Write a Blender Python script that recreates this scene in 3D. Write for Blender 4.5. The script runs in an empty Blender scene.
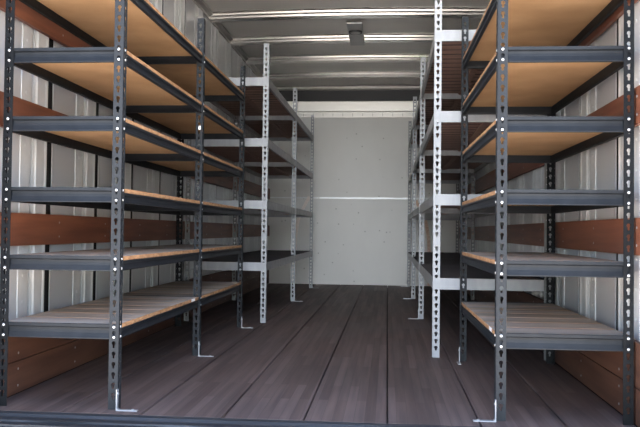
import bpy, bmesh, math, random
from mathutils import Vector, Matrix
random.seed(7)
S = bpy.context.scene
COL = S.collection

# ------------------------------------------------------------------ materials
def new_mat(name):
    m = bpy.data.materials.new(name); m.use_nodes = True
    nt = m.node_tree
    return m, nt, nt.nodes['Principled BSDF']

def noisy(name, c1, c2, rough=0.6, metal=0.0, scale=(8, 8, 8), detail=5, lo=0.35, hi=0.65,
          bump=0.0, bscale=60, rough_var=0.0, spec=0.5):
    m, nt, b = new_mat(name)
    N, L = nt.nodes, nt.links
    tc = N.new('ShaderNodeTexCoord'); mp = N.new('ShaderNodeMapping')
    mp.inputs['Scale'].default_value = scale
    L.new(tc.outputs['Object'], mp.inputs['Vector'])
    nz = N.new('ShaderNodeTexNoise'); nz.inputs['Scale'].default_value = 1.0
    nz.inputs['Detail'].default_value = detail
    L.new(mp.outputs['Vector'], nz.inputs['Vector'])
    r = N.new('ShaderNodeValToRGB')
    r.color_ramp.elements[0].position = lo; r.color_ramp.elements[0].color = (*c1, 1)
    r.color_ramp.elements[1].position = hi; r.color_ramp.elements[1].color = (*c2, 1)
    L.new(nz.outputs['Fac'], r.inputs['Fac'])
    L.new(r.outputs['Color'], b.inputs['Base Color'])
    b.inputs['Roughness'].default_value = rough
    b.inputs['Metallic'].default_value = metal
    b.inputs['Specular IOR Level'].default_value = spec
    if rough_var:
        mr = N.new('ShaderNodeMapRange')
        mr.inputs['To Min'].default_value = rough - rough_var
        mr.inputs['To Max'].default_value = rough + rough_var
        L.new(nz.outputs['Fac'], mr.inputs['Value']); L.new(mr.outputs['Result'], b.inputs['Roughness'])
    if bump:
        n2 = N.new('ShaderNodeTexNoise'); n2.inputs['Scale'].default_value = bscale
        L.new(tc.outputs['Object'], n2.inputs['Vector'])
        bp = N.new('ShaderNodeBump'); bp.inputs['Strength'].default_value = bump
        bp.inputs['Distance'].default_value = 0.004
        L.new(n2.outputs['Fac'], bp.inputs['Height']); L.new(bp.outputs['Normal'], b.inputs['Normal'])
    return m

M = {}
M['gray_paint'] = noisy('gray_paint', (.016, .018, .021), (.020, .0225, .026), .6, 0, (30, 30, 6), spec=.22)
M['near_black'] = noisy('near_black', (.005, .006, .007), (.008, .009, .011), .5, 0, (30, 30, 6), spec=.15)  # near-black tone of the grey racks' wall-side posts and beams
M['dark_beam'] = noisy('dark_beam_paint', (.009, .0108, .014), (.013, .0152, .019), .5, 0, (20, 20, 20), spec=.22)
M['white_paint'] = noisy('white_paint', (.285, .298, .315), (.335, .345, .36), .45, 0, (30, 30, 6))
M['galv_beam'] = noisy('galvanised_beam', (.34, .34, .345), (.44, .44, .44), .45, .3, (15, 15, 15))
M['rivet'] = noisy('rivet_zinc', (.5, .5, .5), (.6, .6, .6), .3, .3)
M['shaded_post'] = noisy('shaded_white_post', (.17, .17, .17), (.24, .24, .235), .55, .2, (20, 20, 10))  # wall-side posts of the white racks, shade put into the colour
M['dark_panel'] = noisy('dark_front_panel', (.016, .015, .016), (.024, .022, .023), .5, .0, (1, 3, 3))
M['deck_top_gap_shade'] = noisy('dark_deck_top_gap_shade', (.045, .04, .042), (.07, .062, .062), .7, 0, (3, 9, 3))
M['bracket'] = noisy('bracket_zinc', (.30, .31, .33), (.40, .41, .43), .4, .4)
M['board_under'] = noisy('particle_board', (.49, .285, .135), (.59, .355, .18), .75, 0, (5, 5, 5), 6, bump=.15, bscale=300)
M['board_edge'] = noisy('board_edge', (.28, .14, .065), (.46, .25, .12), .8, 0, (6, 25, 60))
M['board_top'] = noisy('board_dusty_top', (.25, .215, .185), (.36, .32, .285), .8, 0, (4, 4, 4), 6)
M['deck_slat'] = noisy('dark_deck_slat', (.30, .18, .14), (.42, .26, .205), .7, 0, (3, 40, 10))
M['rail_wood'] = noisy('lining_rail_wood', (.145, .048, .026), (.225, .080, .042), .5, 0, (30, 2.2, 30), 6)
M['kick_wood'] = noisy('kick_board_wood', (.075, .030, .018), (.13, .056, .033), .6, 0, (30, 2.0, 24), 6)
M['wall_sheet'] = noisy('wall_sheet', (.55, .557, .575), (.61, .617, .63), .36, .2, (1.5, 1.5, .6), rough_var=.06)
M['wall_post'] = noisy('wall_post_galvanised', (.66, .675, .68), (.75, .757, .757), .4, .2, (14, 14, 10), lo=.35, hi=.65)
M['gap'] = noisy('dark_gap', (.012, .012, .013), (.02, .02, .02), .9)
M['roof'] = noisy('roof_skin', (.76, .735, .695), (.85, .825, .785), .38, .12, (1.2, 1.8, 1), rough_var=.08)
M['bow'] = noisy('roof_bow_metal', (.86, .84, .79), (.93, .91, .86), .27, .85, (2, 12, 12))
M['header'] = noisy('front_header_metal', (.88, .85, .78), (.92, .89, .82), .38, .2, (1, 6, 6))
M['rail_metal'] = noisy('top_rail_metal', (.50, .48, .45), (.6, .58, .54), .4, .6, (4, 4, 4))
M['fixture'] = noisy('fixture_grey', (.55, .56, .56), (.62, .63, .63), .5, 0)
M['fixture_ring'] = noisy('fixture_ring', (.03, .03, .03), (.05, .05, .05), .5, 0)
M['lens'] = noisy('fixture_lens', (.55, .55, .55), (.62, .62, .62), .35, 0)
M['moulding'] = noisy('pale_moulding', (.85, .87, .88), (.93, .94, .94), .35, .1)
M['strap'] = noisy('strap_webbing', (.86, .77, .70), (.93, .87, .82), .8, 0, (60, 60, 60))
M['strap_rust'] = noisy('strap_rust_webbing', (.62, .40, .28), (.82, .64, .52), .8, 0, (60, 60, 60))
M['sticker'] = noisy('sticker_white', (.8, .8, .8), (.86, .86, .86), .5)
M['sill'] = noisy('sill_steel', (.014, .016, .02), (.03, .033, .04), .65, .1, (3, 30, 30))
M['sill_edge'] = noisy('sill_edge_worn', (.03, .034, .04), (.13, .135, .155), .4, .6, (6, 60, 60))
M['frame'] = noisy('rear_frame_steel', (.30, .31, .32), (.38, .39, .40), .5, .2)
M['concrete'] = noisy('yard_concrete', (.50, .455, .405), (.60, .545, .49), .9, 0, (.6, .6, .6), 8)

M['plank_top'] = noisy('dusty_plank_top', (.23, .20, .17), (.36, .325, .29), .8, 0, (.25, 7.5, .5), 2, lo=.38, hi=.62)
def front_wall_mat():
    m = noisy('front_wall_panel', (.66, .65, .62), (.74, .73, .70), .5, 0, (1.3, 1.3, .7), 6)
    nt = m.node_tree; N, L = nt.nodes, nt.links; b = N['Principled BSDF']
    src = b.inputs['Base Color'].links[0].from_socket
    tc = N.new('ShaderNodeTexCoord')
    v = N.new('ShaderNodeTexVoronoi'); v.inputs['Scale'].default_value = 9
    L.new(tc.outputs['Object'], v.inputs['Vector'])
    r = N.new('ShaderNodeValToRGB')
    r.color_ramp.elements[0].position = .05; r.color_ramp.elements[0].color = (.30, .29, .27, 1)
    r.color_ramp.elements[1].position = .11; r.color_ramp.elements[1].color = (1, 1, 1, 1)
    L.new(v.outputs['Distance'], r.inputs['Fac'])
    mx = N.new('ShaderNodeMixRGB'); mx.blend_type = 'MULTIPLY'; mx.inputs['Fac'].default_value = .55
    L.new(src, mx.inputs['Color1']); L.new(r.outputs['Color'], mx.inputs['Color2'])
    L.new(mx.outputs['Color'], b.inputs['Base Color'])
    return m
M['front_wall'] = front_wall_mat()

def floor_mat():
    m, nt, b = new_mat('hardwood_floor')
    N, L = nt.nodes, nt.links
    tc = N.new('ShaderNodeTexCoord'); mp = N.new('ShaderNodeMapping')
    mp.inputs['Rotation'].default_value = (0, 0, math.pi/2)
    L.new(tc.outputs['Object'], mp.inputs['Vector'])
    br = N.new('ShaderNodeTexBrick'); br.offset = .37; br.inputs['Scale'].default_value = 1
    br.inputs['Brick Width'].default_value = .75; br.inputs['Row Height'].default_value = .0381
    br.inputs['Mortar Size'].default_value = .0006; br.inputs['Bias'].default_value = 0
    br.inputs['Color1'].default_value = (.088, .063, .056, 1)
    br.inputs['Color2'].default_value = (.142, .106, .096, 1)
    br.inputs['Mortar'].default_value = (.07, .05, .046, 1)
    L.new(mp.outputs['Vector'], br.inputs['Vector'])
    mp2 = N.new('ShaderNodeMapping'); mp2.inputs['Scale'].default_value = (40, 1.5, 1)
    L.new(tc.outputs['Object'], mp2.inputs['Vector'])
    nz = N.new('ShaderNodeTexNoise'); nz.inputs['Scale'].default_value = 1; nz.inputs['Detail'].default_value = 6
    L.new(mp2.outputs['Vector'], nz.inputs['Vector'])
    n2 = N.new('ShaderNodeTexNoise'); n2.inputs['Scale'].default_value = 1.6; n2.inputs['Detail'].default_value = 5
    L.new(tc.outputs['Object'], n2.inputs['Vector'])
    r = N.new('ShaderNodeValToRGB')
    r.color_ramp.elements[0].position = .3; r.color_ramp.elements[0].color = (.72, .72, .74, 1)
    r.color_ramp.elements[1].position = .7; r.color_ramp.elements[1].color = (1.2, 1.17, 1.15, 1)
    L.new(nz.outputs['Fac'], r.inputs['Fac'])
    r2 = N.new('ShaderNodeValToRGB')
    r2.color_ramp.elements[0].position = .3; r2.color_ramp.elements[0].color = (.78, .8, .84, 1)
    r2.color_ramp.elements[1].position = .7; r2.color_ramp.elements[1].color = (1.15, 1.12, 1.1, 1)
    L.new(n2.outputs['Fac'], r2.inputs['Fac'])
    m1 = N.new('ShaderNodeMixRGB'); m1.blend_type = 'MULTIPLY'; m1.inputs['Fac'].default_value = 1
    m2 = N.new('ShaderNodeMixRGB'); m2.blend_type = 'MULTIPLY'; m2.inputs['Fac'].default_value = 1
    L.new(br.outputs['Color'], m1.inputs['Color1']); L.new(r.outputs['Color'], m1.inputs['Color2'])
    L.new(m1.outputs['Color'], m2.inputs['Color1']); L.new(r2.outputs['Color'], m2.inputs['Color2'])
    L.new(m2.outputs['Color'], b.inputs['Base Color'])
    mr = N.new('ShaderNodeMapRange'); mr.inputs['To Min'].default_value = .5; mr.inputs['To Max'].default_value = .75
    L.new(n2.outputs['Fac'], mr.inputs['Value']); L.new(mr.outputs['Result'], b.inputs['Roughness'])
    b.inputs['Specular IOR Level'].default_value = .35
    return m
M['floor'] = floor_mat()

# ------------------------------------------------------------------ mesh helpers
def box(bm, x0, x1, y0, y1, z0, z1, mi=0):
    vs = [bm.verts.new((x, y, z)) for x in (x0, x1) for y in (y0, y1) for z in (z0, z1)]
    fs = []
    for q in ((0, 1, 3, 2), (4, 6, 7, 5), (0, 4, 5, 1), (2, 3, 7, 6), (0, 2, 6, 4), (1, 5, 7, 3)):
        f = bm.faces.new([vs[i] for i in q]); f.material_index = mi; fs.append(f)
    return fs

def prism(bm, pts, axis, a, b, mi=0):
    """closed polygon (p, q) swept along an axis from a to b"""
    def P(p, q, t):
        return {'x': (t, p, q), 'y': (p, t, q), 'z': (p, q, t)}[axis]
    v0 = [bm.verts.new(P(p, q, a)) for p, q in pts]
    v1 = [bm.verts.new(P(p, q, b)) for p, q in pts]
    n = len(pts)
    for i in range(n):
        j = (i+1) % n
        f = bm.faces.new((v0[i], v0[j], v1[j], v1[i])); f.material_index = mi
    f = bm.faces.new(v0); f.material_index = mi
    f = bm.faces.new(v1[::-1]); f.material_index = mi

def cyl(bm, c, axis, r, h, n=12, dome=0.0, mi=0):
    cx, cy, cz = c
    def P(a, rr, t):
        u, v = rr*math.cos(a), rr*math.sin(a)
        return {'z': (cx+u, cy+v, cz+t), 'x': (cx+t, cy+u, cz+v), 'y': (cx+u, cy+t, cz+v)}[axis]
    A = [2*math.pi*i/n for i in range(n)]
    rings = [(r, 0), (r, h)]
    if dome: rings.append((r*.6, h+dome))
    R = [[bm.verts.new(P(a, rr, t)) for a in A] for rr, t in rings]
    for k in range(len(R)-1):
        for i in range(n):
            f = bm.faces.new((R[k][i], R[k][(i+1) % n], R[k+1][(i+1) % n], R[k+1][i])); f.material_index = mi
    bm.faces.new(R[0]).material_index = mi; bm.faces.new(R[-1]).material_index = mi

def finish(bm, name, mats):
    bmesh.ops.recalc_face_normals(bm, faces=bm.faces[:])
    me = bpy.data.meshes.new(name); bm.to_mesh(me); bm.free()
    for m in (mats if isinstance(mats, (list, tuple)) else [mats]): me.materials.append(m)
    return me

def link(name, me, parent=None, loc=(0, 0, 0), rot=None):
    o = bpy.data.objects.new(name, me); COL.objects.link(o)
    o.location = loc
    if rot: o.rotation_euler = rot
    if parent: o.parent = parent
    return o

def build(name, bm, mats, parent=None, loc=(0, 0, 0)):
    return link(name, finish(bm, name, mats), parent, loc)

def structure(o):
    o['kind'] = 'structure'; return o

def tag(o, label, cat, group=None):
    o['label'] = label; o['category'] = cat
    if group: o['group'] = group
    return o

def bevel(o, w=.002, seg=2):
    b = o.modifiers.new('bevel', 'BEVEL'); b.width = w; b.segments = seg; b.limit_method = 'ANGLE'
    return o

# ------------------------------------------------------------------ truck body
XL, XR = -1.525, .910            # wall skins
Y0, YB = 2.45, 9.45              # rear opening, front wall
ZC = 2.49                        # roof skin
GROUND = -1.15

# floor of long planks with shiplap grooves between them
bm = bmesh.new()
seams = [-1.49, -1.18, -.885, -.583, -.291, .005, .331, .63, .877]
for a, b in zip(seams[:-1], seams[1:]):
    w = .0026
    prism(bm, [(a+w, -.03), (b-w, -.03), (b-w, -.003), (b-w-.003, 0), (a+w+.003, 0), (a+w, -.003)], 'y', 2.665, YB+.02)
box(bm, XL-.03, XR+.03, 2.665, YB+.05, -.05, -.03, 1)
structure(build('floor', bm, [M['floor'], M['gap']]))

# steel threshold at the rear edge
bm = bmesh.new()
prism(bm, [(2.45, -.20), (2.664, -.20), (2.664, -.001), (2.63, -.001), (2.62, -.010), (2.475, -.010), (2.45, -.03)], 'x', XL-.08, XR+.08)
box(bm, XL, XR, 2.553, 2.563, -.010, -.004, 1)
box(bm, XL, XR, 2.49, 2.50, -.010, -.004, 1)
structure(build('trim_1', bm, [M['sill'], M['sill_edge']]))

def side_wall(name, side, skin, y_dark, pitch):
    s = 1 if side == 'left' else -1       # direction into the room
    bm = bmesh.new()
    # backing behind the sheets
    box(bm, *sorted((skin-s*.05, skin-s*.018)), Y0, YB+.05, -.05, ZC+.02, 1)
    # sheets with a dark gap beyond each post
    ys = []
    y = y_dark
    while y - pitch > Y0 - pitch: y -= pitch
    while y < YB + .1: ys.append(y); y += pitch
    edges = [Y0] + ys
    for i, yd in enumerate(ys):
        a = Y0 if i == 0 else ys[i-1]+.080
        if yd-.145 <= max(a, Y0): continue
        box(bm, *sorted((skin-s*.006, skin)), max(a, Y0), min(yd-.145, YB), 0, ZC)
    a = ys[-1]+.080 if ys[-1]+.080 < YB else None
    if a: box(bm, *sorted((skin-s*.006, skin)), a, YB, 0, ZC)
    o = structure(build(name, bm, [M['wall_sheet'], M['gap']]))
    for yd in ys:
        if yd - .24 < Y0 or yd > YB: continue
        d = .013
        b = bmesh.new()
        box(b, *sorted((skin-s*.010, skin+s*.003)), yd-.225, yd-.140, 0, ZC)
        for z in [.36+.11*k for k in range(19)]:
            cyl(b, (skin+s*.003, yd-.185, z), 'x', .006, s*.002, 8)
        build('wall_flange', b, M['wall_post'], o)
        b = bmesh.new()
        prof = [(skin-s*.016, yd-.118), (skin+s*.002, yd-.118), (skin+s*.005, yd-.104), (skin+s*d*.75, yd-.098),
                (skin+s*d*.75, yd-.022), (skin+s*d, yd-.016), (skin+s*d, yd-.004), (skin+s*d*.8, yd), (skin-s*.016, yd)]
        prism(b, prof, 'z', 0, ZC)
        build('wall_post', b, M['wall_post'], o)
    return o
side_wall('wall_left', 'left', XL, 3.222, .5535)
side_wall('wall_right', 'right', XR, 3.040, .584)

# horizontal lining rails of varnished wood, and the kick boards
n = 2
for side, (xa, xb) in (('left', (-1.511, -1.490)), ('right', (.877, .896))):
    for z0, z1 in ((.597, .730), (1.062, 1.196), (1.518, 1.652)):
        bm = bmesh.new(); box(bm, xa, xb, Y0+.03, YB-.002, z0, z1)
        for y in [2.75+.56*k for k in range(12)]:
            for z in (z0+.035, z1-.035):
                xf = xb if side == 'left' else xa
                cyl(bm, (xf, y, z), 'x', .005, .0015 if side == 'left' else -.0015, 8, 0, 1)
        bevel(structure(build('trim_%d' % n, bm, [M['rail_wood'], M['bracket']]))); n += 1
    bm = bmesh.new()
    for z0, z1 in ((.001, .128), (.132, .290)):
        box(bm, xa, xb, Y0+.22, YB-.002, z0, z1)
        for y in [2.95+.56*k for k in range(12)]:
            for z in (z0+.03, z1-.03):
                xf = xb if side == 'left' else xa
                cyl(bm, (xf, y, z), 'x', .005, .0015 if side == 'left' else -.0015, 8, 0, 1)
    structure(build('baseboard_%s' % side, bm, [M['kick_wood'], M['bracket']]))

# front wall: two painted panels with a pale moulding across
bm = bmesh.new()
box(bm, XL-.02, XR+.02, YB, YB+.03, 0, 1.078)
box(bm, XL-.02, XR+.02, YB, YB+.03, 1.094, 2.10)
box(bm, XL-.02, XR+.02, YB+.03, YB+.06, -.05, ZC+.05)
for x in (-1.05, -.29, .47):
    box(bm, x-.003, x+.003, YB-.0015, YB, 0, 1.078)
structure(build('wall_front', bm, M['front_wall']))
bm = bmesh.new(); box(bm, -.86, XR, YB-.006, YB+.001, 1.076, 1.096)
box(bm, XL, -.875, YB-.004, YB+.001, 1.078, 1.094)
structure(build('trim_%d' % n, bm, M['moulding'])); n += 1
# riveted rail above the panels
bm = bmesh.new(); box(bm, XL, XR, YB-.018, YB+.02, 2.10, 2.168)
for k in range(19):
    x = -1.45+.125*k
    box(bm, x-.002, x+.002, YB-.020, YB-.018, 2.115, 2.15, 1)
structure(build('trim_%d' % n, bm, [M['rail_metal'], M['gap']])); n += 1
# bright curved header
bm = bmesh.new()
prism(bm, [(YB-.018, 2.168), (YB-.045, 2.176), (YB-.054, 2.292), (YB-.050, 2.30), (YB+.02, 2.30), (YB+.02, 2.168)], 'x', XL, XR)
structure(build('trim_%d' % n, bm, M['header'])); n += 1
# dark metal panel between header and roof
bm = bmesh.new(); box(bm, XL, XR, YB-.012, YB+.02, 2.30, ZC)
structure(build('trim_%d' % n, bm, M['dark_panel'])); n += 1
bm = bmesh.new()
prism(bm, [(YB-.012, 2.445), (YB-.03, 2.465), (YB-.03, ZC), (YB, ZC)], 'x', XL, XR)
structure(build('trim_%d' % n, bm, M['rail_metal'])); n += 1
# top side rails
for xa, s in ((XL, 1), (XR, -1)):
    bm = bmesh.new()
    prism(bm, [(xa-s*.02, 2.445), (xa+s*.016, 2.445), (xa+s*.016, 2.462), (xa+s*.05, 2.472), (xa+s*.05, ZC), (xa-s*.02, ZC)], 'y', Y0, YB)
    structure(build('trim_%d' % n, bm, M['rail_metal'])); n += 1

# roof skin, slightly arched, with hat-section bows
XM = (XL+XR)/2
def arch(x): return .018*(1-((x-XM)/1.2)**2)
bm = bmesh.new()
NX, NY = 24, 60
grid = []
for i in range(NX+1):
    x = XL-.03+(XR-XL+.06)*i/NX
    row = []
    for j in range(NY+1):
        y = Y0+(YB+.05-Y0)*j/NY
        row.append((x, y, ZC+arch(x)+.004*math.sin(y*8.1+x*1.3)))
    grid.append(row)
lo = [[bm.verts.new(p) for p in r] for r in grid]
hi = [[bm.verts.new((p[0], p[1], p[2]+.03)) for p in r] for r in grid]
for i in range(NX):
    for j in range(NY):
        bm.faces.new((lo[i][j], lo[i+1][j], lo[i+1][j+1], lo[i][j+1])).smooth = True
        bm.faces.new((hi[i][j], hi[i][j+1], hi[i+1][j+1], hi[i+1][j])).smooth = True
def strip(a, b):
    for k in range(len(a)-1): bm.faces.new((a[k], a[k+1], b[k+1], b[k]))
strip(lo[0], hi[0]); strip(lo[-1], hi[-1])
strip([r[0] for r in lo], [r[0] for r in hi]); strip([r[-1] for r in lo], [r[-1] for r in hi])
ceil = structure(build('ceiling', bm, M['roof']))
def bow(y):
    bm = bmesh.new()
    pr = [(-.115, 0), (-.115, -.003), (-.088, -.004), (-.080, -.010), (-.076, -.022), (-.072, -.025), (-.056, -.024), (-.050, -.030), (-.045, -.043), (-.040, -.046), (.05, -.046),
          (.075, -.038), (.085, -.004), (.115, -.003), (.115, 0)]
    rings = []
    for i in range(NX+1):
        x = XL+.006+(XR-XL-.012)*i/NX
        rings.append([bm.verts.new((x, y+p, ZC+arch(x)+q)) for p, q in pr])
    m = len(pr)
    for i in range(NX):
        for k in range(m):
            bm.faces.new((rings[i][k], rings[i][(k+1) % m], rings[i+1][(k+1) % m], rings[i+1][k]))
    bm.faces.new(rings[0]); bm.faces.new(rings[-1])
    return build('roof_bow', bm, M['bow'], ceil)
for y in (3.05, 3.85, 4.65, 5.45, 6.25, 7.07, 7.88, 8.74): bow(y)

# rear door frame around the opening (outside the view)
bm = bmesh.new()
box(bm, XL-.10, XL+.03, 2.36, Y0, -.2, 2.60); box(bm, XR-.03, XR+.10, 2.36, Y0, -.2, 2.60)
box(bm, XL+.03, XR-.03, 2.36, Y0, 2.47, 2.60)
structure(build('trim_%d' % n, bm, M['frame'])); n += 1

# yard outside
bm = bmesh.new(); box(bm, -40, 40, -40, 40, GROUND-.1, GROUND)
structure(build('ground', bm, M['concrete']))

# ------------------------------------------------------------------ shelving racks
def post_mesh(name, height, w, mat, sx, sy, pitch=.0381, t=.0022, z_plain=.03, hr=.0078):
    """slotted angle post: flange along x (sx) and flange along y (sy) from the corner at the origin"""
    bm = bmesh.new()
    # keyhole outline (u across, v up), clockwise-matched to 8 boundary points
    def cell(u0, u1, v0, v1, M3):
        cu = (u0+u1)/2; cv = (v0+v1)/2
        r, rs = hr, hr*.5
        hole = [(cu, cv-.0125), (cu+rs, cv-.011), (cu+rs, cv-.002), (cu+r, cv+.004), (cu+r*.7, cv+.0105), (cu, cv+.0130), (cu-r*.7, cv+.0105), (cu-r, cv+.004), (cu-rs, cv-.002), (cu-rs, cv-.011)]
        outer = [(cu, v0), (u1, v0), (u1, cv-.004), (u1, cv+.006), (u1, v1), (cu, v1), (u0, v1), (u0, cv+.006), (u0, cv-.004), (u0, v0)]
        A = [[bm.verts.new(M3(u, v, d)) for u, v in hole] for d in (0, t)]
        B = [[bm.verts.new(M3(u, v, d)) for u, v in outer] for d in (0, t)]
        k = len(hole)
        for i in range(k):
            j = (i+1) % k
            for d in (0, 1): bm.faces.new((A[d][i], A[d][j], B[d][j], B[d][i]))
            bm.faces.new((A[0][i], A[0][j], A[1][j], A[1][i]))
            if i in (1, 2, 3, 6, 7, 8): bm.faces.new((B[0][i], B[0][j], B[1][j], B[1][i]))
    def plate(u0, u1, v0, v1, M3):
        P = [[bm.verts.new(M3(u, v, d)) for u, v in ((u0, v0), (u1, v0), (u1, v1), (u0, v1))] for d in (0, t)]
        bm.faces.new(P[0]); bm.faces.new(P[1])
        for i in range(4):
            j = (i+1) % 4; bm.faces.new((P[0][i], P[0][j], P[1][j], P[1][i]))
    fx = lambda u, v, d: (sx*u, sy*d, v)
    fy = lambda u, v, d: (sx*d, sy*u, v)
    nh = int((height-z_plain)/pitch)
    for M3, u0 in ((fx, 0), (fy, t)):
        plate(u0, w, 0, z_plain, M3)
        for i in range(nh):
            if height > 1.9 and i in (15, 29): plate(u0, w, z_plain+i*pitch, z_plain+(i+1)*pitch, M3)
            else: cell(u0, w, z_plain+i*pitch, z_plain+(i+1)*pitch, M3)
        plate(u0, w, z_plain+nh*pitch, height, M3)
    bmesh.ops.remove_doubles(bm, verts=bm.verts[:], dist=1e-5)
    return finish(bm, name, mat)

BPROF = [(0, .0555), (0, .044), (.009, .040), (.0095, .032), (.008, .022), (.004, .011), (.001, .004), (.001, 0), (.016, 0), (.018, .012), (.018, .053), (.016, .0555)]
APROF = [(0, .038), (0, .030), (.008, .026), (.0085, .02), (.006, .011), (.002, .004), (.002, 0), (.016, 0), (.018, .010), (.018, .036), (.016, .038)]
WPROF = [(0, .060), (0, 0), (.016, 0), (.016, .004), (.004, .004), (.004, .056), (.016, .056), (.016, .060)]

def beam(parent, name, prof, axis, face, inward, a, b, z, mat):
    bm = bmesh.new()
    prism(bm, [(face+inward*p, z+q) for p, q in prof], 'x' if axis == 'x' else 'y', a, b)
    return build(name, bm, mat, parent)

def rivet_mesh():
    bm = bmesh.new(); cyl(bm, (0, 0, 0), 'y', .0050, -.0016, 10, -.0012)
    return finish(bm, 'rivet', M['rivet'])
RIV = rivet_mesh()
def rivet_mesh_x():
    bm = bmesh.new(); cyl(bm, (0, 0, 0), 'x', .0046, .0016, 10, .0012)
    return finish(bm, 'rivet_side', M['rivet'])
RIVX = rivet_mesh_x()

def board(parent, x0, x1, y0, y1, z0, z1, slats=0):
    bm = bmesh.new()
    segs = [(y0, y1)]
    if slats:
        w = (y1-y0)/slats
        segs = [(y0+k*w+.005, y0+(k+1)*w-.005) for k in range(slats)]
    for a, b in segs:
        fs = box(bm, x0, x1, a, b, z0, z1)
        bm.normal_update()
        for f in fs:
            c = f.calc_center_median()
            f.material_index = 1 if abs(c.z-z1) < 1e-5 else (0 if abs(c.z-z0) < 1e-5 else 2)
    return build('shelf_board', bm, [M['board_under'], M['plank_top'] if slats else M['board_top'], M['board_edge']], parent)

def bracket(parent, x, y, s, turned=False):
    """bright flat-bar angle bolted to the foot of a post and to the floor"""
    bm = bmesh.new()
    w, t = .016, .004
    if turned:
        box(bm, x, x+s*t, y, y+w, 0, .078); box(bm, x, x+s*w, y-.07, y, 0, t)
        cyl(bm, (x+s*t, y+w/2, .062), 'x', .005, s*.003, 10)
        return build('floor_bracket', bm, M['bracket'], parent)
    prism(bm, [(x, 0), (x+s*.08, 0), (x+s*.08, t), (x+s*(t+.006), t), (x+s*t, t+.006), (x+s*t, .078), (x, .078)], 'y', y, y+w)
    cyl(bm, (x+s*.062, y+w/2, t), 'z', .005, .003, 10)
    cyl(bm, (x+s*t, y+w/2, .062), 'x', .005, s*.003, 10)
    return build('floor_bracket', bm, M['bracket'], parent)

def gray_rack(name, side, xa, xw, rows, bottoms, label):
    """xa: aisle-side outer face, xw: wall-side outer face"""
    s = -1 if side == 'left' else 1         # from the aisle towards the wall
    root = bpy.data.objects.new(name, None); COL.objects.link(root)
    root.location = (0, 0, 0)
    tag(root, label, 'shelving rack', 'dark grey boltless racks')
    t, w = .0022, .036
    meshes = {}
    last = len(rows)-1
    for k, y in enumerate(rows):
        sy = -1 if k == last else 1
        for wall in (0, 1):
            key = (wall, sy)
            if key not in meshes:
                meshes[key] = post_mesh('post', 1.805, w, M['near_black'] if wall else M['gray_paint'], -s if wall else s, sy)
            o = link('post', meshes[key], root, (xw if wall else xa, y, .0005))
            if wall: o['label'] = 'black wall-side slotted post'
        br = bracket(root, xa-s*.0005, y-.018 if k == 0 else (y-.02 if k < last else y-.03), -s, side == 'right' and k == last)
        br['label'] = 'bright zinc floor bracket'
    lo, hi = sorted((xa+s*(t+.0003), xw-s*(t+.0003)))
    for li, zb in enumerate(bottoms):
        slats = 7 if li == 0 else 0
        for k, y in enumerate(rows):
            face = y+t+.0004 if k < last else y-t-.0004
            inn = 1 if k < last else -1
            b = beam(root, 'cross_beam', BPROF, 'x', face, inn, lo, hi, zb, M['dark_beam'])
            if k == 0:
                for xx in (xa+s*w*.5, xw-s*w*.5):
                    for dz in (.008, .046):
                        r = link('rivet', RIV, b, (xx, y, zb+dz))
        for k in range(last):
            ya, yb = rows[k]+t+.02, rows[k+1]-(.003 if k+1 < last else t+.02)
            a = beam(root, 'side_beam', APROF, 'y', xa+s*(t+.0003), s, ya, yb, zb, M['dark_beam'])
            yy = rows[k]+.020
            for dz in (.010, .046):
                link('rivet', RIVX, a, (xa, yy, zb+dz), (0, 0, math.pi) if s > 0 else None)
            c = beam(root, 'side_beam', APROF, 'y', xw-s*(t+.0003), -s, ya, yb, zb, M['near_black'])
            c['label'] = 'black wall-side beam'
            x0, x1 = sorted((xa+s*.006, xw-s*.006))
            board(root, x0, x1, rows[k]+t+.0185+(.002 if k else 0), rows[k+1]-.002-(.02 if k+1 == last else 0), zb+.0385, zb+.0545, slats)
    return root

bot_l = [.259, .512, .769, 1.037, 1.297, 1.562]
bot_r = [.257, .517, .773, 1.035, 1.288, 1.528]
gl = gray_rack('shelving_rack', 'left', -.991, -1.455, [2.726, 3.940, 5.127], bot_l,
          'long two-bay dark grey boltless shelving rack with tan boards along the left wall')
gr = gray_rack('shelving_rack', 'right', .390, .868, [2.748, 3.985], bot_r,
          'single-bay dark grey boltless shelving rack with tan boards beside the right wall')

# the single-bay rack stands very slightly skewed
ang = .0097; piv = Vector((.390, 2.748, 0)); gr.rotation_euler = (0, 0, ang)
gr.location = piv - Matrix.Rotation(ang, 3, 'Z') @ piv

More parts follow.
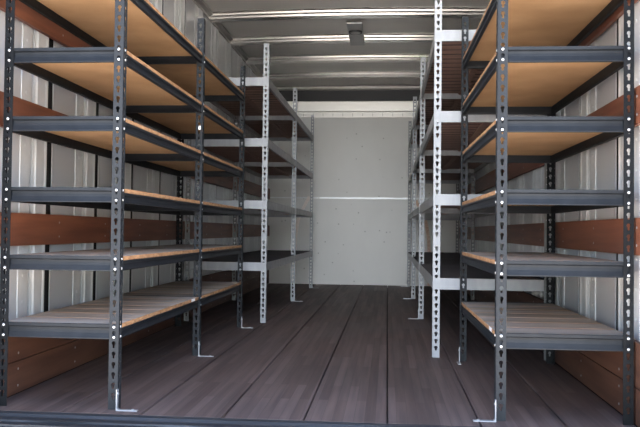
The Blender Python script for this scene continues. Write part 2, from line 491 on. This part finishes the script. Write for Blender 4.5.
def white_rack(name, side, xa, xw, rows, tops, label):
    s = -1 if side == 'left' else 1
    root = bpy.data.objects.new(name, None); COL.objects.link(root)
    tag(root, label, 'shelving rack', 'white slotted-post racks')
    t, w = .0024, .038
    meshes = {}; last = len(rows)-1
    for k, y in enumerate(rows):
        sy = -1 if k == last else 1
        for wall in (0, 1):
            key = (wall, sy)
            if key not in meshes:
                meshes[key] = post_mesh('post', 2.033, w, M['shaded_post'] if wall else M['white_paint'], -s if wall else s, sy, hr=.0100)
            o = link('post', meshes[key], root, (xw if wall else xa, y, .0005))
            if wall: o['label'] = 'wall-side slotted post with shade painted in as grey'
        if k:
            br = bracket(root, xa-s*.0005, y-.018 if k < last else y-.03, -s); br['label'] = 'bright zinc floor bracket'
    lo, hi = sorted((xa+s*(t+.0003), xw-s*(t+.0003)))
    for zt in tops:
        zb = zt-.060
        for k, y in enumerate(rows):
            face = y+t+.0004 if k < last else y-t-.0004
            b = beam(root, 'cross_beam', WPROF, 'x', face, 1 if k < last else -1, lo, hi, zb, M['white_paint'])
        for k in range(last):
            ya, yb = rows[k]+t+.018, rows[k+1]-(.003 if k+1 < last else t+.018)
            a = beam(root, 'side_beam', WPROF, 'y', xa+s*(t+.0003), s, ya, yb, zb, M['galv_beam'])
            a['label'] = 'dull galvanised aisle-side beam'
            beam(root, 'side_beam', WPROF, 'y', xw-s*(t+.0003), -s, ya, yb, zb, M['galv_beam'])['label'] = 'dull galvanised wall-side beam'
            # deck of dark slats laid across the rack
            bm = bmesh.new()
            y0, y1 = ya+.002, yb-.002
            m = 15; pw = (y1-y0)/m
            x0, x1 = sorted((xa+s*.008, xw-s*.008))
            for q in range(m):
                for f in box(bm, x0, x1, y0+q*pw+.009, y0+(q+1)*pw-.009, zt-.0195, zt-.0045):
                    if abs(f.calc_center_median().z-zt+.012) < .002: f.material_index = 1  # slat sides coloured dark, painting in the shade of the gaps
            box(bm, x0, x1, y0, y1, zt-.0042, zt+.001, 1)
            box(bm, (x0+x1)/2-.02, (x0+x1)/2+.02, y0, y1, zt-.03, zt-.0195)
            build('shelf_deck', bm, [M['deck_slat'], M['deck_top_gap_shade']], root)
    return root
wl = white_rack('shelving_rack', 'left', -.874, -1.478, [5.404, 7.11, 8.80], [.436, .886, 1.340, 1.785],
           'white slotted-post rack with dark slatted decks on the left, behind the long grey rack')
wr = white_rack('shelving_rack', 'right', .244, .866, [4.085, 5.87, 7.61, 9.30], [.424, .876, 1.324, 1.764],
           'white slotted-post rack with dark slatted decks on the right, behind the single-bay grey rack')

# stickers left on the racks
def sticker(parent, x0, x1, y0, y1, z0, z1):
    bm = bmesh.new(); box(bm, x0, x1, y0, y1, z0, z1)
    o = build('sticker', bm, M['sticker'], parent); o['label'] = 'small white paper sticker'
    return o
sticker(gl, -.9972, -.9964, 3.79, 3.86, bot_l[0]+.040, bot_l[0]+.054)
sticker(gl, -1.012, -.999, 3.937, 3.9385, 1.205, 1.225)
sticker(gr, .3952, .3960, 2.90, 2.96, bot_r[0]+.040, bot_r[0]+.054)

# ------------------------------------------------------------------ dome light on the roof bows
root = bpy.data.objects.new('dome_light', None); COL.objects.link(root)
root.location = (-.30, 6.74, 2.462)
tag(root, 'grey rectangular ceiling light with a round lens, mounted on the roof bows', 'ceiling light')
bm = bmesh.new(); box(bm, -.068, .068, -.36, .40, -.022, -.008)
bevel(build('mounting_plate', bm, M['fixture'], root), .006)
bm = bmesh.new()
def ring(bm, ro, ri, z0, z1, n=32):
    V = [[bm.verts.new((r*math.cos(2*math.pi*i/n), r*math.sin(2*math.pi*i/n)-.11, z)) for i in range(n)] for r, z in ((ro, z1), (ro*.95, z0), (ri, z0), (ri, z1))]
    for k in range(4):
        for i in range(n):
            bm.faces.new((V[k][i], V[k][(i+1) % n], V[(k+1) % 4][(i+1) % n], V[(k+1) % 4][i]))
ring(bm, .060, .050, -.038, -.022)
build('bezel', bm, M['fixture_ring'], root)
bm = bmesh.new()
prev = None; n_ = 28
for k, (r, z) in enumerate(((.050, -.024), (.050, -.032), (.040, -.040), (.022, -.044), (.004, -.045))):
    cur = [bm.verts.new((r*math.cos(2*math.pi*i/n_), r*math.sin(2*math.pi*i/n_)-.11, z)) for i in range(n_)]
    if prev:
        for i in range(n_): bm.faces.new((prev[i], prev[(i+1) % n_], cur[(i+1) % n_], cur[i]))
    else: bm.faces.new(cur)
    prev = cur
bm.faces.new(prev)
build('lens', bm, M['lens'], root)

# ------------------------------------------------------------------ straps hanging on the front wall
def strap(pts, y, w, label, mat):
    bm = bmesh.new()
    rows = []
    n = 24
    def cr(t):
        k = min(int(t*(len(pts)-1)), len(pts)-2); u = t*(len(pts)-1)-k
        p = [pts[max(k-1, 0)], pts[k], pts[k+1], pts[min(k+2, len(pts)-1)]]
        return [.5*((2*p[1][i])+(p[2][i]-p[0][i])*u+(2*p[0][i]-5*p[1][i]+4*p[2][i]-p[3][i])*u*u+(3*p[1][i]-p[0][i]-3*p[2][i]+p[3][i])*u**3) for i in range(2)]
    for i in range(n+1):
        x, z = cr(i/n); x2, z2 = cr(min(i/n+.01, 1)); x1, z1 = cr(max(i/n-.01, 0))
        d = Vector((x2-x1, z2-z1)).normalized(); nx, nz = -d.y*w/2, d.x*w/2
        rows.append([bm.verts.new(p) for p in ((x-nx, y, z-nz), (x+nx, y, z+nz), (x+nx, y+.003, z+nz), (x-nx, y+.003, z-nz))])
    for i in range(n):
        for k in range(4): bm.faces.new((rows[i][k], rows[i][(k+1) % 4], rows[i+1][(k+1) % 4], rows[i+1][k]))
    bm.faces.new(rows[0]); bm.faces.new(rows[-1])
    tag(build('strap', bm, mat), label, 'strap')
strap([(-.985, 1.10), (-1.055, .97), (-1.118, .83), (-1.150, .64), (-1.160, .47), (-1.168, .24), (-1.170, .004)], YB-.012, .040,
      'pale narrow webbing strap hanging on the front wall behind the left white rack', M['strap'])
strap([(.345, 1.06), (.40, .96), (.462, .83), (.495, .67), (.512, .51), (.518, .26), (.520, .004)], YB-.012, .040,
      'brownish webbing strap hanging on the front wall behind the right white rack', M['strap_rust'])

# ------------------------------------------------------------------ light: sun on the yard, sky, added fill glow
FILL_GLOW, SKY = 4.6, .32
W = bpy.data.worlds.new('World'); S.world = W; W.use_nodes = True
nt = W.node_tree; bg = nt.nodes['Background']
sky = nt.nodes.new('ShaderNodeTexSky'); sky.sky_type = 'NISHITA'; sky.sun_disc = False
SUN_EL, SUN_AZ = math.radians(58), math.radians(75)
sky.sun_elevation = SUN_EL; sky.sun_rotation = SUN_AZ
sky.air_density = 1.0; sky.dust_density = 1.5; sky.ozone_density = 1.0
# glow lobe added low behind the open door to light the front wall
tc = nt.nodes.new('ShaderNodeTexCoord')
dt = nt.nodes.new('ShaderNodeVectorMath'); dt.operation = 'DOT_PRODUCT'
dt.inputs[1].default_value = Vector((0.0, -1, .10)).normalized()
nt.links.new(tc.outputs['Generated'], dt.inputs[0])
mx0 = nt.nodes.new('ShaderNodeMath'); mx0.operation = 'MAXIMUM'; mx0.inputs[1].default_value = 0
nt.links.new(dt.outputs['Value'], mx0.inputs[0])
pw = nt.nodes.new('ShaderNodeMath'); pw.operation = 'POWER'; pw.inputs[1].default_value = 24
nt.links.new(mx0.outputs[0], pw.inputs[0])
gl_ = nt.nodes.new('ShaderNodeVectorMath'); gl_.operation = 'SCALE'
gl_.inputs[0].default_value = (.95, .98, 1.02)
ml = nt.nodes.new('ShaderNodeMath'); ml.operation = 'MULTIPLY'; ml.inputs[1].default_value = FILL_GLOW
nt.links.new(pw.outputs[0], ml.inputs[0]); nt.links.new(ml.outputs[0], gl_.inputs['Scale'])
sk = nt.nodes.new('ShaderNodeVectorMath'); sk.operation = 'SCALE'; sk.inputs['Scale'].default_value = SKY
nt.links.new(sky.outputs['Color'], sk.inputs[0])
ad = nt.nodes.new('ShaderNodeVectorMath'); ad.operation = 'ADD'
nt.links.new(sk.outputs[0], ad.inputs[0]); nt.links.new(gl_.outputs[0], ad.inputs[1])
nt.links.new(ad.outputs[0], bg.inputs['Color'])
bg.inputs['Strength'].default_value = 1
sun = bpy.data.lights.new('Sun', 'SUN'); sun.energy = 12; sun.angle = .0093; sun.color = (1, .93, .83)
so = bpy.data.objects.new('Sun', sun); COL.objects.link(so)
d = Vector((math.sin(SUN_AZ)*math.cos(SUN_EL), math.cos(SUN_AZ)*math.cos(SUN_EL), math.sin(SUN_EL)))
so.rotation_euler = d.to_track_quat('Z', 'Y').to_euler(); so.location = (8, 3, 12)

# ------------------------------------------------------------------ camera
F, PITCH, YAW, ROLL, H = 752.8, .0229, .0898, .0113, .6716
cam = bpy.data.cameras.new('Camera'); co = bpy.data.objects.new('Camera', cam); COL.objects.link(co)
cam.sensor_width = 36; cam.lens = F*36/640; cam.clip_start = .05; cam.clip_end = 200
co.location = (0, 0, H)
R = Matrix.Rotation(YAW, 4, 'Z') @ Matrix.Rotation(math.pi/2+PITCH, 4, 'X') @ Matrix.Rotation(ROLL, 4, 'Z')
co.rotation_euler = R.to_euler()
S.camera = co

S.view_settings.view_transform = 'Standard'; S.view_settings.look = 'None'
S.view_settings.gamma = 1; S.view_settings.use_curve_mapping = False
S.view_settings.exposure = 1.6
S.cycles.use_denoising = True
S.cycles.max_bounces = 14; S.cycles.diffuse_bounces = 8; S.cycles.glossy_bounces = 8
S.cycles.caustics_reflective = True
S.cycles.sample_clamp_indirect = 10
